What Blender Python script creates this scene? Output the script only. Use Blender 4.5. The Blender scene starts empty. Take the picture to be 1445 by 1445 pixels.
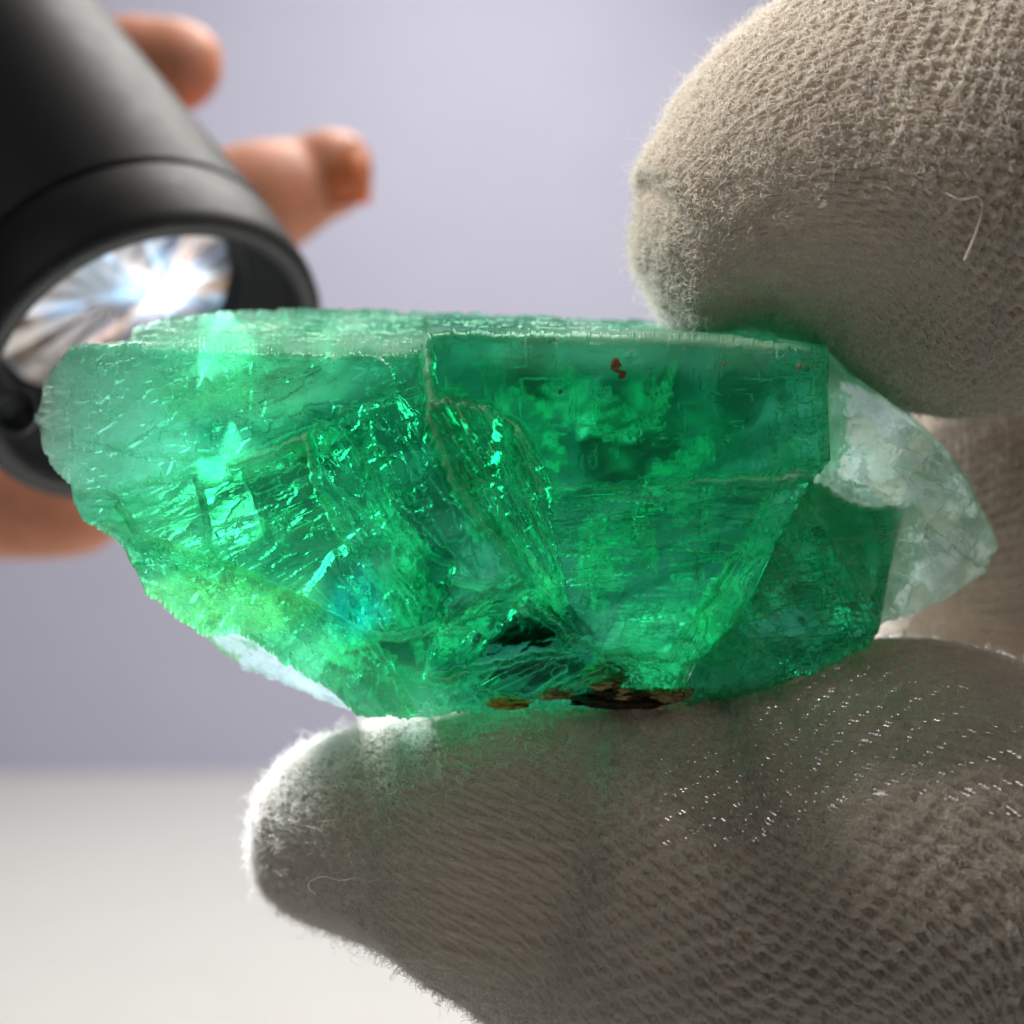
import bpy, bmesh, math, random
import numpy as np
from mathutils import Vector, Matrix

# ------------------------------------------------------------------ camera
CM = 0.01                      # everything below is designed in centimetres
D = 9.0                        # camera to the front face of the crystal
PX = 250.0                     # photo pixels per centimetre on that face
sc = bpy.context.scene
rng = np.random.default_rng(7)
random.seed(7)

cam_data = bpy.data.cameras.new('camera')
cam = bpy.data.objects.new('camera', cam_data)
sc.collection.objects.link(cam)
cam.location = (0, -D*CM, 0)
cam.rotation_euler = (math.radians(90), 0, 0)
cam_data.sensor_width = 36.0
cam_data.lens = 36.0*D/(1445/PX)
cam_data.clip_start = 0.005
cam_data.clip_end = 20
cam_data.dof.use_dof = True
cam_data.dof.focus_distance = (D+0.10)*CM
cam_data.dof.aperture_fstop = 24.0
sc.camera = cam

# ------------------------------------------------------------------ light
world = bpy.data.worlds.new('World'); sc.world = world
world.use_nodes = True
bg = world.node_tree.nodes['Background']
bg.inputs['Color'].default_value = (0.95, 0.93, 0.92, 1)
bg.inputs['Strength'].default_value = 0.030

def aim(o, target):
    d = Vector(target) - Vector(o.location)
    o.rotation_euler = d.to_track_quat('-Z', 'Y').to_euler()

def area(name, loc, target, sx, sy, power, col):
    l = bpy.data.lights.new(name, 'AREA'); l.shape = 'RECTANGLE'
    l.size = sx*CM; l.size_y = sy*CM; l.energy = power; l.color = col
    o = bpy.data.objects.new(name, l); sc.collection.objects.link(o)
    o.location = Vector(loc)*CM; aim(o, Vector(target)*CM)
    return o

area('window_light', (5, 13, 20), (0, 9, -4), 26, 12, 0.95, (1.0, 0.97, 0.92))
def spot(name, loc, target, power, deg, blend, rad, col):
    l = bpy.data.lights.new(name, 'SPOT'); l.energy = power; l.spot_size = math.radians(deg); l.spot_blend = blend
    l.shadow_soft_size = rad*CM; l.color = col
    o = bpy.data.objects.new(name, l); sc.collection.objects.link(o)
    o.location = Vector(loc)*CM; aim(o, Vector(target)*CM)
    return o
spot('glove_spot', (-9, 1.5, 14), (2.0, 0, 2.9), 3.1, 26, 0.8, 1.4, (1.0, 0.94, 0.83))  # added unseen spot, cone kept narrow to brighten the index glove
area('room_light', (-16, -6, 12), (-2.5, 4, 1), 6, 6, 0.018, (1.0, 0.97, 0.93))

area('front_fill', (-22, -18, 24), (0, 0, 0), 20, 20, 0.085, (1.0, 0.97, 0.92))  # added unseen panel for soft fill and glints on the facets

sc.view_settings.view_transform = 'Standard'
sc.view_settings.look = 'None'
sc.view_settings.exposure = 0.0
sc.view_settings.gamma = 1.0
sc.render.engine = 'CYCLES'
cy = sc.cycles
cy.max_bounces = 18; cy.diffuse_bounces = 3; cy.glossy_bounces = 8
cy.transmission_bounces = 14; cy.transparent_max_bounces = 24; cy.volume_bounces = 0
cy.sample_clamp_indirect = 1.0
cy.sample_clamp_direct = 4.0
cy.blur_glossy = 0.3
cy.use_denoising = True
cy.denoiser = 'OPENIMAGEDENOISE'
try: sc.cycles_curves.shape = 'RIBBONS'
except Exception: pass

# ------------------------------------------------------------------ helpers
def P(px, py, y):
    """centimetre point seen at photo pixel (px, py) at depth y behind the crystal face"""
    s = (D+np.asarray(y, float))/D/PX
    return np.stack([(np.asarray(px, float)-722.5)*s, np.broadcast_to(np.asarray(y, float), np.shape(s*np.asarray(px, float))), (722.5-np.asarray(py, float))*s], -1)

def tag(o, label=None, cat=None, group=None, kind=None):
    if label: o['label'] = label
    if cat: o['category'] = cat
    if group: o['group'] = group
    if kind: o['kind'] = kind
    return o

def empty(name, loc):
    o = bpy.data.objects.new(name, None); sc.collection.objects.link(o)
    o.empty_display_size = 0.005
    o.location = Vector(loc)*CM
    return o

def mesh_np(name, V, faces, mat, parent=None, smooth=False):
    """V in cm (n,3); faces: list of integer arrays (m,3) or (m,4)"""
    me = bpy.data.meshes.new(name)
    V = np.asarray(V, np.float32)*CM
    if parent is not None:
        V = V - np.array(parent.matrix_basis.translation if parent.parent is None else parent.parent.matrix_basis.translation, np.float32)
    me.vertices.add(len(V)); me.vertices.foreach_set('co', V.ravel())
    loops = np.concatenate([f.ravel() for f in faces]).astype(np.int32)
    tot = np.concatenate([np.full(len(f), f.shape[1]) for f in faces]).astype(np.int32)
    start = np.concatenate([[0], np.cumsum(tot)[:-1]]).astype(np.int32)
    me.loops.add(len(loops)); me.loops.foreach_set('vertex_index', loops)
    me.polygons.add(len(tot)); me.polygons.foreach_set('loop_start', start); me.polygons.foreach_set('loop_total', tot)
    me.polygons.foreach_set('use_smooth', np.full(len(tot), smooth))
    me.update(calc_edges=True); me.validate()
    if mat: me.materials.append(mat)
    o = bpy.data.objects.new(name, me); sc.collection.objects.link(o)
    if parent is not None: o.parent = parent
    return o

def grid_faces(nr, nc, wrap_r=False, wrap_c=False):
    r = np.arange(nr if wrap_r else nr-1); c = np.arange(nc if wrap_c else nc-1)
    R, C = np.meshgrid(r, c, indexing='ij')
    a = R*nc+C; b = R*nc+(C+1) % nc
    d = ((R+1) % nr)*nc+C; e = ((R+1) % nr)*nc+(C+1) % nc
    return np.stack([a, b, e, d], -1).reshape(-1, 4)

def hash2(ix, iy, seed):
    ix = ix.astype(np.int64); iy = iy.astype(np.int64)
    h = (ix*374761393 + iy*668265263 + seed*1442695041) & 0xFFFFFFFF
    h = ((h ^ (h >> 13))*1274126177) & 0xFFFFFFFF
    h = (h ^ (h >> 16)) & 0xFFFFFFFF
    return h/4294967295.0

def vnoise(x, y, seed=0):
    ix = np.floor(x); iy = np.floor(y); fx = x-ix; fy = y-iy
    fx = fx*fx*(3-2*fx); fy = fy*fy*(3-2*fy)
    a = hash2(ix, iy, seed); b = hash2(ix+1, iy, seed); c = hash2(ix, iy+1, seed); d = hash2(ix+1, iy+1, seed)
    return (a*(1-fx)+b*fx)*(1-fy)+(c*(1-fx)+d*fx)*fy - 0.5

def fbm(x, y, seed=0, o=4):
    s = 0; a = 1
    for k in range(o):
        s = s + a*vnoise(x*2**k+17*k, y*2**k-9*k, seed+k); a *= 0.5
    return s

def bnoise(x, y, seed=0):
    return hash2(np.floor(x), np.floor(y), seed) - 0.5

def inpoly(X, Y, poly):
    m = np.zeros(X.shape, bool); n = len(poly)
    for i in range(n):
        x0, y0 = poly[i]; x1, y1 = poly[(i+1) % n]
        if y0 == y1: continue
        c = ((y0 > Y) != (y1 > Y)) & (X < (x1-x0)*(Y-y0)/(y1-y0)+x0)
        m ^= c
    return m

def interp(pts, xs):
    p = np.array(sorted(pts), float)
    return np.interp(xs, p[:, 0], p[:, 1])

# materials
def new_mat(name):
    m = bpy.data.materials.new(name); m.use_nodes = True
    nt = m.node_tree; nt.nodes.clear()
    out = nt.nodes.new('ShaderNodeOutputMaterial')
    return m, nt, out

def N(nt, t, **kw):
    n = nt.nodes.new(t)
    for k, v in kw.items():
        if k in n.inputs: n.inputs[k].default_value = v
        else: setattr(n, k, v)
    return n

def noise_tex(nt, scale, detail=4, rough=0.6, coord=None, dist=0.0):
    n = N(nt, 'ShaderNodeTexNoise'); n.inputs['Scale'].default_value = scale
    n.inputs['Detail'].default_value = detail; n.inputs['Roughness'].default_value = rough
    n.inputs['Distortion'].default_value = dist
    if coord is None:
        coord = N(nt, 'ShaderNodeTexCoord').outputs['Object']
    nt.links.new(coord, n.inputs['Vector'])
    return n

def ramp(nt, fac, stops):
    r = N(nt, 'ShaderNodeValToRGB'); nt.links.new(fac, r.inputs[0])
    el = r.color_ramp.elements
    while len(el) < len(stops): el.new(0.5)
    for e, (p, c) in zip(el, stops):
        e.position = p; e.color = c if len(c) == 4 else (*c, 1)
    return r

def mix_sh(nt, fac, a, b):
    m = N(nt, 'ShaderNodeMixShader')
    if isinstance(fac, (int, float)): m.inputs[0].default_value = fac
    else: nt.links.new(fac, m.inputs[0])
    nt.links.new(a, m.inputs[1]); nt.links.new(b, m.inputs[2])
    return m.outputs[0]

def crystal_mat(name, absorb, density, rough=0.03, clear=0.22, tint=(0.45, 0.95, 0.7), dust=(0.50, 0.62, 0.56), dust_amt=0.35, bump=0.15, scale=400, zones=False, thru=0.3):
    m, nt, out = new_mat(name)
    n1 = noise_tex(nt, scale*0.35, 6, 0.65)
    n2 = noise_tex(nt, scale*6, 3, 0.7)
    bp = N(nt, 'ShaderNodeBump'); bp.inputs['Strength'].default_value = bump; bp.inputs['Distance'].default_value = 0.00006
    nt.links.new(n2.outputs['Fac'], bp.inputs['Height'])
    g = N(nt, 'ShaderNodeBsdfGlass'); g.inputs['IOR'].default_value = 1.50; g.inputs['Roughness'].default_value = rough
    nt.links.new(bp.outputs[0], g.inputs['Normal'])
    t = N(nt, 'ShaderNodeBsdfTransparent'); t.inputs[0].default_value = (*tint, 1)
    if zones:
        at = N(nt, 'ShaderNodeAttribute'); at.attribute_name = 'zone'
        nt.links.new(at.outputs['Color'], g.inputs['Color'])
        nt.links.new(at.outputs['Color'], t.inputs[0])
    s = mix_sh(nt, clear, g.outputs[0], t.outputs[0])
    d = N(nt, 'ShaderNodeBsdfDiffuse'); d.inputs[0].default_value = (*dust, 1)
    tr = N(nt, 'ShaderNodeBsdfTranslucent'); tr.inputs[0].default_value = (*dust, 1)
    dd = mix_sh(nt, thru, d.outputs[0], tr.outputs[0])
    r = ramp(nt, n1.outputs['Fac'], [(0.32, (dust_amt*0.30,)*3), (0.66, (dust_amt,)*3)])
    fac = r.outputs[0]
    if zones:
        a2 = N(nt, 'ShaderNodeAttribute'); a2.attribute_name = 'milk'
        rg = N(nt, 'ShaderNodeMath'); rg.operation = 'MULTIPLY_ADD'; rg.inputs[1].default_value = 0.28; rg.inputs[2].default_value = rough
        nt.links.new(a2.outputs['Fac'], rg.inputs[0])
        a3 = N(nt, 'ShaderNodeAttribute'); a3.attribute_name = 'rear'
        rs = N(nt, 'ShaderNodeMath'); rs.operation = 'ADD'
        nt.links.new(rg.outputs[0], rs.inputs[0]); nt.links.new(a3.outputs['Fac'], rs.inputs[1]); nt.links.new(rs.outputs[0], g.inputs['Roughness'])
        mm = N(nt, 'ShaderNodeMath'); mm.operation = 'MULTIPLY'
        nt.links.new(a2.outputs['Fac'], mm.inputs[0]); nt.links.new(r.outputs[0], mm.inputs[1]); fac = mm.outputs[0]
    s = mix_sh(nt, fac, s, dd)
    nt.links.new(s, out.inputs['Surface'])
    v = N(nt, 'ShaderNodeVolumeAbsorption'); v.inputs['Color'].default_value = (*absorb, 1); v.inputs['Density'].default_value = density
    nt.links.new(v.outputs[0], out.inputs['Volume'])
    return m

def rock_mat(name, c0, c1, scale=900, rough=0.85):
    m, nt, out = new_mat(name)
    n = noise_tex(nt, scale, 6, 0.7)
    r = ramp(nt, n.outputs['Fac'], [(0.35, c0), (0.65, c1)])
    b = N(nt, 'ShaderNodeBsdfPrincipled'); b.inputs['Roughness'].default_value = rough
    nt.links.new(r.outputs[0], b.inputs['Base Color'])
    bp = N(nt, 'ShaderNodeBump'); bp.inputs['Strength'].default_value = 0.8; bp.inputs['Distance'].default_value = 0.0002
    nt.links.new(n.outputs['Fac'], bp.inputs['Height']); nt.links.new(bp.outputs[0], b.inputs['Normal'])
    nt.links.new(b.outputs[0], out.inputs['Surface'])
    return m

def matte_mat(name, col, rough, bump_scale=None, bump=0.1, var=0.0):
    m, nt, out = new_mat(name)
    b = N(nt, 'ShaderNodeBsdfPrincipled'); b.inputs['Roughness'].default_value = rough
    b.inputs['Base Color'].default_value = (*col, 1)
    if bump_scale:
        n = noise_tex(nt, bump_scale, 5, 0.65)
        bp = N(nt, 'ShaderNodeBump'); bp.inputs['Strength'].default_value = bump; bp.inputs['Distance'].default_value = 0.0001
        nt.links.new(n.outputs['Fac'], bp.inputs['Height']); nt.links.new(bp.outputs[0], b.inputs['Normal'])
        if var:
            r = ramp(nt, n.outputs['Fac'], [(0.3, tuple(c*(1-var) for c in col)), (0.7, tuple(c*(1+var) for c in col))])
            nt.links.new(r.outputs[0], b.inputs['Base Color'])
    nt.links.new(b.outputs[0], out.inputs['Surface'])
    return m

# ------------------------------------------------------------------ setting: wall and tabletop
WALL_Y, TABLE_Z = 31.0, -6.55
wall_mat = matte_mat('wall_paint', (0.59, 0.595, 0.75), 0.9, 60, 0.05, 0.02)
table_mat = matte_mat('white_tabletop', (0.74, 0.74, 0.72), 0.6, 80, 0.04, 0.02)
def slab(name, x0, x1, y0, y1, z0, z1, mat):
    V = np.array([[x, y, z] for x in (x0, x1) for y in (y0, y1) for z in (z0, z1)], float)
    F = np.array([[0, 1, 3, 2], [4, 6, 7, 5], [0, 4, 5, 1], [2, 3, 7, 6], [0, 2, 6, 4], [1, 5, 7, 3]])
    return mesh_np(name, V, [F], mat)
tag(slab('wall', -90, 90, WALL_Y, WALL_Y+2, TABLE_Z-1, 70, wall_mat), 'plain lavender grey wall out of focus behind the crystal', 'wall', kind='structure')
tag(slab('tabletop', -90, 90, -60, WALL_Y-0.01, TABLE_Z-2, TABLE_Z, table_mat), 'bright white tabletop out of focus below the hands', 'table', kind='structure')

# ------------------------------------------------------------------ crystal relief
def stamps(X, Y, H, mask, n, lmin, lmax, wmin, wmax, ang, angsd, dz, tilt, r, ortho=0.3):
    """cleavage steps: overlapping tilted rectangles added to the height field H (cm)"""
    ii = np.argwhere(mask)
    if len(ii) == 0: return
    for k in range(n):
        i, j = ii[r.integers(len(ii))]
        cx, cy_ = X[i, j], Y[i, j]
        L = r.uniform(lmin, lmax); W = r.uniform(wmin, wmax)
        a = math.radians(ang + r.normal(0, angsd) + (90 if r.random() < ortho else 0))
        rad = math.hypot(L, W)
        x0 = np.searchsorted(X[:, 0] if X.shape[0] > 1 else X[0], cx-rad) ; x1 = np.searchsorted(X[:, 0], cx+rad)
        sl = slice(max(0, x0), min(X.shape[0], x1+1))
        dx = X[sl]-cx; dy = Y[sl]-cy_
        u = dx*math.cos(a)+dy*math.sin(a); v = -dx*math.sin(a)+dy*math.cos(a)
        m = (np.abs(u) < L) & (np.abs(v) < W) & mask[sl]
        H[sl][m] += (r.normal(0, dz) + (r.normal(0, tilt)*u + r.normal(0, tilt)*v)*0.004)[m]

def facets(X, Y, H, mask, ang, L, W, tilt, r, bias=(0.0, 0.0)):
    """flat broken facets, long along ang: nearest-centre cells, each with a tilt of its own"""
    a = math.radians(ang); ca, sa = math.cos(a), math.sin(a)
    x = X[mask]; y = Y[mask]
    if len(x) == 0: return
    u = (x*ca+y*sa)/L; v = (-x*sa+y*ca)/W
    n = int(max(4, (u.max()-u.min())*(v.max()-v.min())*0.55)); n = min(n, 260)
    pick = r.choice(len(x), n)
    cu, cv = u[pick]+r.normal(0, 0.2, n), v[pick]+r.normal(0, 0.2, n)
    best = np.full(len(x), 1e9, np.float32); add = np.zeros(len(x))
    for k in range(n):
        du = u-cu[k]; dv = v-cv[k]
        d = np.maximum(np.abs(du), np.abs(dv)*1.1)+0.25*np.abs(du+dv)
        m = d < best
        best[m] = d[m]
        t1, t2 = r.normal(bias[0], tilt), r.normal(bias[1], tilt*1.2)
        add[m] = (np.clip(t1*du[m]*L, -60, 60)*0.55+np.clip(t2*dv[m]*W, -40, 40))*0.004
    H[mask] += add

def striate(X, Y, mask, ang, seg, slope, block, seed, warp=2.5):
    """parallel growth lines: a random saw profile across the lines, re-drawn block by block along them"""
    a = math.radians(ang)
    q = X*math.cos(a)+Y*math.sin(a); p = -X*math.sin(a)+Y*math.cos(a)
    p = p + warp*fbm(q/40, p/30, seed) * 2
    r = np.random.default_rng(seed)
    nb = 64; npx = 1800
    prof = np.zeros((nb, npx))
    for b in range(nb):
        s = []
        while len(s) < npx:
            L = int(r.uniform(*seg)); s += [r.normal(0, slope)]*max(1, L)
        h = np.cumsum(np.array(s[:npx])*0.004)
        h -= np.convolve(h, np.ones(41)/41, 'same')
        prof[b] = h
    bi = np.floor(q/block + 1.2*bnoise(p/9, q*0, seed+5) + 3*vnoise(q/70, p/25, seed+3)).astype(int) % nb
    pi = np.clip(p+700, 0, npx-2); p0 = pi.astype(int); f = pi-p0
    return np.where(mask, prof[bi, p0]*(1-f)+prof[bi, p0+1]*f, 0)

def relief_block(name, x0, x1, topF, topB, bot, yF, yB, nx, nf, ntp, nb, mat, parent, inset=6, topfun=None, jag=2.3, seed=1, back_mat=None, zonefun=None):
    xs = np.linspace(x0, x1, nx)
    jn = lambda s: jag*(bnoise(xs/7, xs*0, s)+0.7*bnoise(xs/3.1, xs*0, s+1)+1.2*bnoise(xs/17, xs*0, s+2))
    tF = interp(topF, xs); tB = np.minimum(interp(topB, xs), tF-0.5); bt = interp(bot, xs)
    jF, jB, jb = jn(seed)*1.0, jn(seed+10)*1.2, jn(seed+20)*1.7
    ph = np.minimum(np.minimum(bt-tF, 40)/40, 1); jF = jF*ph; jb = jb*ph
    bt = np.maximum(bt, tF+2)
    xj = lambda Y: 8*bnoise(Y/9, Y*0, seed+40)+3*bnoise(Y/4, Y*0, seed+41)+7*bnoise(Y/26, Y*0, seed+42)
    # front, bottom to top
    v = np.linspace(0, 1, nf)
    Xf = np.repeat(xs[:, None], nf, 1); Yf = bt[:, None]+(tF-bt)[:, None]*v[None]
    Hf = yF(Xf, Yf)
    e1, e2 = np.exp(-(Yf-tF[:, None])/6), np.exp(-(bt[:, None]-Yf)/6)
    edge = np.minimum(np.minimum(Yf-tF[:, None], bt[:, None]-Yf), np.minimum(Xf-x0+1, x1-Xf+1))
    Hf = Hf + 0.10*np.exp(-np.clip(edge, 0, None)/5.0)
    # back, top to bottom
    w = np.linspace(0, 1, nb)
    tBi = tB; bti = bt-inset
    Xb = np.repeat(xs[:, None], nb, 1); Yb = tBi[:, None]+(bti-tBi)[:, None]*w[None]
    Hb = yB(Xb, Yb)
    Hb = np.maximum(Hb, 0.0)
    # keep the back behind the front
    fr = np.array([np.interp(w, (Yf[i, ::-1]-tF[i])/(bt[i]-tF[i]), Hf[i, ::-1]) for i in range(nx)])
    Hb = np.maximum(Hb, fr+0.12)
    t = np.linspace(0, 1, ntp+2)[1:-1]
    Xt = np.repeat(xs[:, None], ntp, 1); Yt = tF[:, None]+(tB-tF)[:, None]*t[None]
    Ht = Hf[:, -1:]+(Hb[:, :1]-Hf[:, -1:])*t[None]
    Yf = Yf+jF[:, None]*e1+jb[:, None]*e2
    Yt = Yt+jF[:, None]*(1-t[None])**6+jB[:, None]*t[None]**6
    Yb = Yb+jB[:, None]*np.exp(-(Yb-tB[:, None])/6)+jb[:, None]*np.exp(-(bti[:, None]-Yb)/6)
    if topfun is not None: Yt = Yt + topfun(Xt, Ht)*np.sin(np.pi*t)[None]
    xend = lambda X, Y: X+xj(Y)*(np.exp(-(X-x0)/14)+np.exp(-(x1-X)/10)*0.5)
    Xf, Xt, Xb = xend(Xf, Yf), xend(Xt, Yt), xend(Xb, Yb)
    X = np.concatenate([Xf, Xt, Xb], 1); Y = np.concatenate([Yf, Yt, Yb], 1); H = np.concatenate([Hf, Ht, Hb], 1)
    nr = X.shape[1]
    V = P(X.T.ravel(), Y.T.ravel(), H.T.ravel())      # rows = loop index, cols = x
    F = grid_faces(nr, nx, wrap_r=True)
    capc = len(V)
    V = np.concatenate([V, V.reshape(nr, nx, 3)[:, 0].mean(0)[None], V.reshape(nr, nx, 3)[:, -1].mean(0)[None]])
    k = np.arange(nr); kn = (k+1) % nr
    c0 = np.stack([k*nx, kn*nx, np.full(nr, capc)], -1)
    c1 = np.stack([kn*nx+nx-1, k*nx+nx-1, np.full(nr, capc+1)], -1)
    o = mesh_np(name, V, [F, c0, c1], mat, parent)
    if back_mat is not None:
        rear = np.zeros((nr, nx), np.float32); rear[nf+ntp:] = back_mat + 0.24*np.exp(-((Yb.T-468)/75)**2)*np.clip((690-Xb.T)/120, 0, 1)
        a = o.data.attributes.new('rear', 'FLOAT', 'POINT'); a.data.foreach_set('value', np.append(rear.ravel(), [0, 0]).astype(np.float32))
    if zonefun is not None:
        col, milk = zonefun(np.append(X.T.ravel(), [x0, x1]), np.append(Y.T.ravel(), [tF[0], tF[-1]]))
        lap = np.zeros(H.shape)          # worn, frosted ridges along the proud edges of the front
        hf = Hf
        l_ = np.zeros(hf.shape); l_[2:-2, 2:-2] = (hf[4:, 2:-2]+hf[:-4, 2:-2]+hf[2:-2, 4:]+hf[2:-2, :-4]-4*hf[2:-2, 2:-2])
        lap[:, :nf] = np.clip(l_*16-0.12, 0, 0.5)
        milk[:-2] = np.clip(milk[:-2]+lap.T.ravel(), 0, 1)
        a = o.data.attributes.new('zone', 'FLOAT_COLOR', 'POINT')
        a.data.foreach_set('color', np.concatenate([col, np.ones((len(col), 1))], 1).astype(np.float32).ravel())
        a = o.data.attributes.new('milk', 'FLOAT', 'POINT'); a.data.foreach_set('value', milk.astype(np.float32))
    return o

crystal = empty('fluorite_crystal', P(760, 1000, 0.8))
tag(crystal, 'translucent emerald green fluorite crystal with stepped broken faces held between gloved fingers', 'crystal')

GREEN = ((0.17, 0.77, 0.63), 250)
M_green = crystal_mat('green_fluorite', *GREEN, rough=0.010, clear=0.27, dust=(0.64, 0.74, 0.68), dust_amt=0.62, zones=True, thru=0.45)
M_pale = crystal_mat('pale_fluorite', (0.66, 0.95, 0.86), 60, rough=0.08, clear=0.15, dust=(0.84, 0.92, 0.88), dust_amt=0.55, thru=0.5, tint=(0.7, 0.95, 0.82))
M_dark = crystal_mat('deep_green_fluorite', (0.05, 0.76, 0.60), 560, rough=0.05, clear=0.10, dust=(0.2, 0.42, 0.32), dust_amt=0.12, tint=(0.4, 0.9, 0.7))
M_ice = crystal_mat('colourless_fluorite', (0.70, 0.93, 0.97), 60, rough=0.10, clear=0.15, dust=(0.6, 0.72, 0.76), dust_amt=0.35, tint=(0.85, 0.95, 0.95))

# --- main block
topF = [(55, 585), (58, 572), (62, 548), (75, 522), (100, 492), (130, 488), (190, 485), (260, 490), (400, 497), (560, 498), (596, 494), (603, 470), (640, 465), (700, 468), (880, 470), (1000, 475), (1096, 483), (1150, 487), (1168, 489)]
topB = [(55, 582), (58, 570), (62, 545), (75, 519), (100, 489), (130, 485), (183, 481), (190, 463), (228, 449), (330, 440), (430, 435), (520, 436), (620, 441), (760, 445), (880, 451), (1000, 458), (1092, 466), (1097, 478), (1150, 484), (1168, 487)]
bot = [(55, 600), (60, 640), (80, 665), (100, 683), (104, 708), (118, 735), (150, 752), (175, 775), (205, 835), (260, 880), (285, 897), (345, 896), (370, 915), (430, 955), (480, 985), (505, 1013), (580, 1012), (700, 1004), (820, 1003), (955, 990), (965, 970), (985, 932), (1032, 884), (1062, 840), (1100, 758), (1150, 676), (1160, 664), (1168, 655)]

REG = {  # name: (polygon, depth at anchor, anchor x, anchor y, slope per 100 px across, slope per 100 px down)
 'face':   ([(600, 440), (1172, 440), (1172, 668), (1000, 676), (775, 694), (735, 600), (690, 575), (640, 560), (604, 560)], 0.0, 880, 580, 0.010, 0.0),
 'strip':  ([(1092, 480), (1172, 480), (1172, 668), (1100, 670)], 0.02, 1096, 580, 0.16, 0.0),
 'lobe':   ([(40, 470), (604, 470), (604, 560), (450, 600), (340, 650), (160, 700), (90, 720), (40, 700)], 0.20, 400, 560, -0.07, 0.03),
 'lobe_lo': ([(40, 600), (200, 640), (340, 650), (160, 700), (120, 712), (40, 700)], 0.22, 250, 640, -0.10, 0.12),
 'flank':  ([(95, 700), (160, 697), (190, 770), (150, 760), (110, 740)], 0.34, 130, 720, -0.25, 0.2),
 'cut':    ([(158, 697), (340, 648), (480, 590), (470, 700), (560, 780), (520, 890), (425, 848), (330, 808), (200, 757)], 0.06, 330, 700, -0.16, 0.24),
 'cut2':   ([(280, 670), (345, 655), (380, 760), (300, 810)], 0.10, 330, 700, 0.22, 0.16),
 'cavity': ([(455, 600), (600, 545), (640, 690), (720, 800), (690, 830), (540, 800), (468, 700)], 0.34, 580, 690, 0.12, 0.10),
 'cav_l':  ([(430, 610), (480, 590), (560, 770), (500, 790), (450, 700)], 0.20, 480, 690, 0.30, 0.02),
 'pocket': ([(430, 845), (470, 780), (560, 760), (640, 800), (620, 880), (560, 900), (513, 894)], 0.36, 530, 850, 0.05, 0.22),
 'band':   ([(600, 470), (612, 560), (640, 560), (690, 575), (735, 600), (775, 694), (782, 790), (855, 920), (800, 892), (720, 802), (640, 690), (598, 590)], -0.12, 700, 680, 0.26, 0.08),
 'band_r': ([(690, 575), (735, 600), (775, 694), (760, 700), (720, 640)], -0.14, 730, 640, -0.3, 0.12),
 'band_w': ([(700, 590), (722, 600), (740, 690), (745, 770), (705, 700)], 0.05, 715, 660, -0.15, -0.05),
 'trap':   ([(775, 692), (1000, 676), (1172, 664), (1062, 842), (985, 932), (950, 935), (850, 918), (800, 860), (780, 780)], 0.24, 940, 800, -0.05, 0.26),
 'bevel':  ([(1160, 664), (1095, 690), (1040, 790), (960, 900), (950, 935), (985, 935), (1062, 842)], 0.20, 1050, 810, 0.30, 0.22),
 'plate':  ([(615, 885), (705, 815), (725, 802), (800, 892), (842, 920), (660, 945), (600, 960)], 0.22, 700, 880, -0.04, 0.20),
 'notch':  ([(655, 942), (690, 905), (740, 850), (775, 880), (815, 918), (740, 930)], 0.46, 740, 900, -0.1, -0.30),
 'teal':   ([(640, 975), (665, 944), (740, 928), (842, 918), (852, 940), (765, 988)], 0.30, 740, 955, 0.0, 0.30),
 'chip':   ([(848, 916), (962, 928), (966, 962), (930, 975), (860, 955)], 0.24, 910, 945, 0.05, 0.32),
 'base':   ([(500, 1020), (548, 940), (600, 958), (660, 968), (765, 985), (860, 957), (930, 975), (970, 962), (970, 1020)], 0.44, 740, 985, 0.0, 0.45),
 'ridge':  ([(140, 735), (219, 760), (330, 800), (425, 845), (513, 894), (548, 942), (540, 960), (480, 905), (390, 870), (300, 830), (200, 790)], 0.10, 330, 820, -0.05, 0.04),
 'wing':   ([(140, 748), (200, 790), (300, 832), (390, 872), (480, 907), (548, 945), (590, 1015), (500, 1020), (370, 925), (280, 905), (200, 845)], 0.22, 400, 900, -0.22, 0.36),
}
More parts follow.
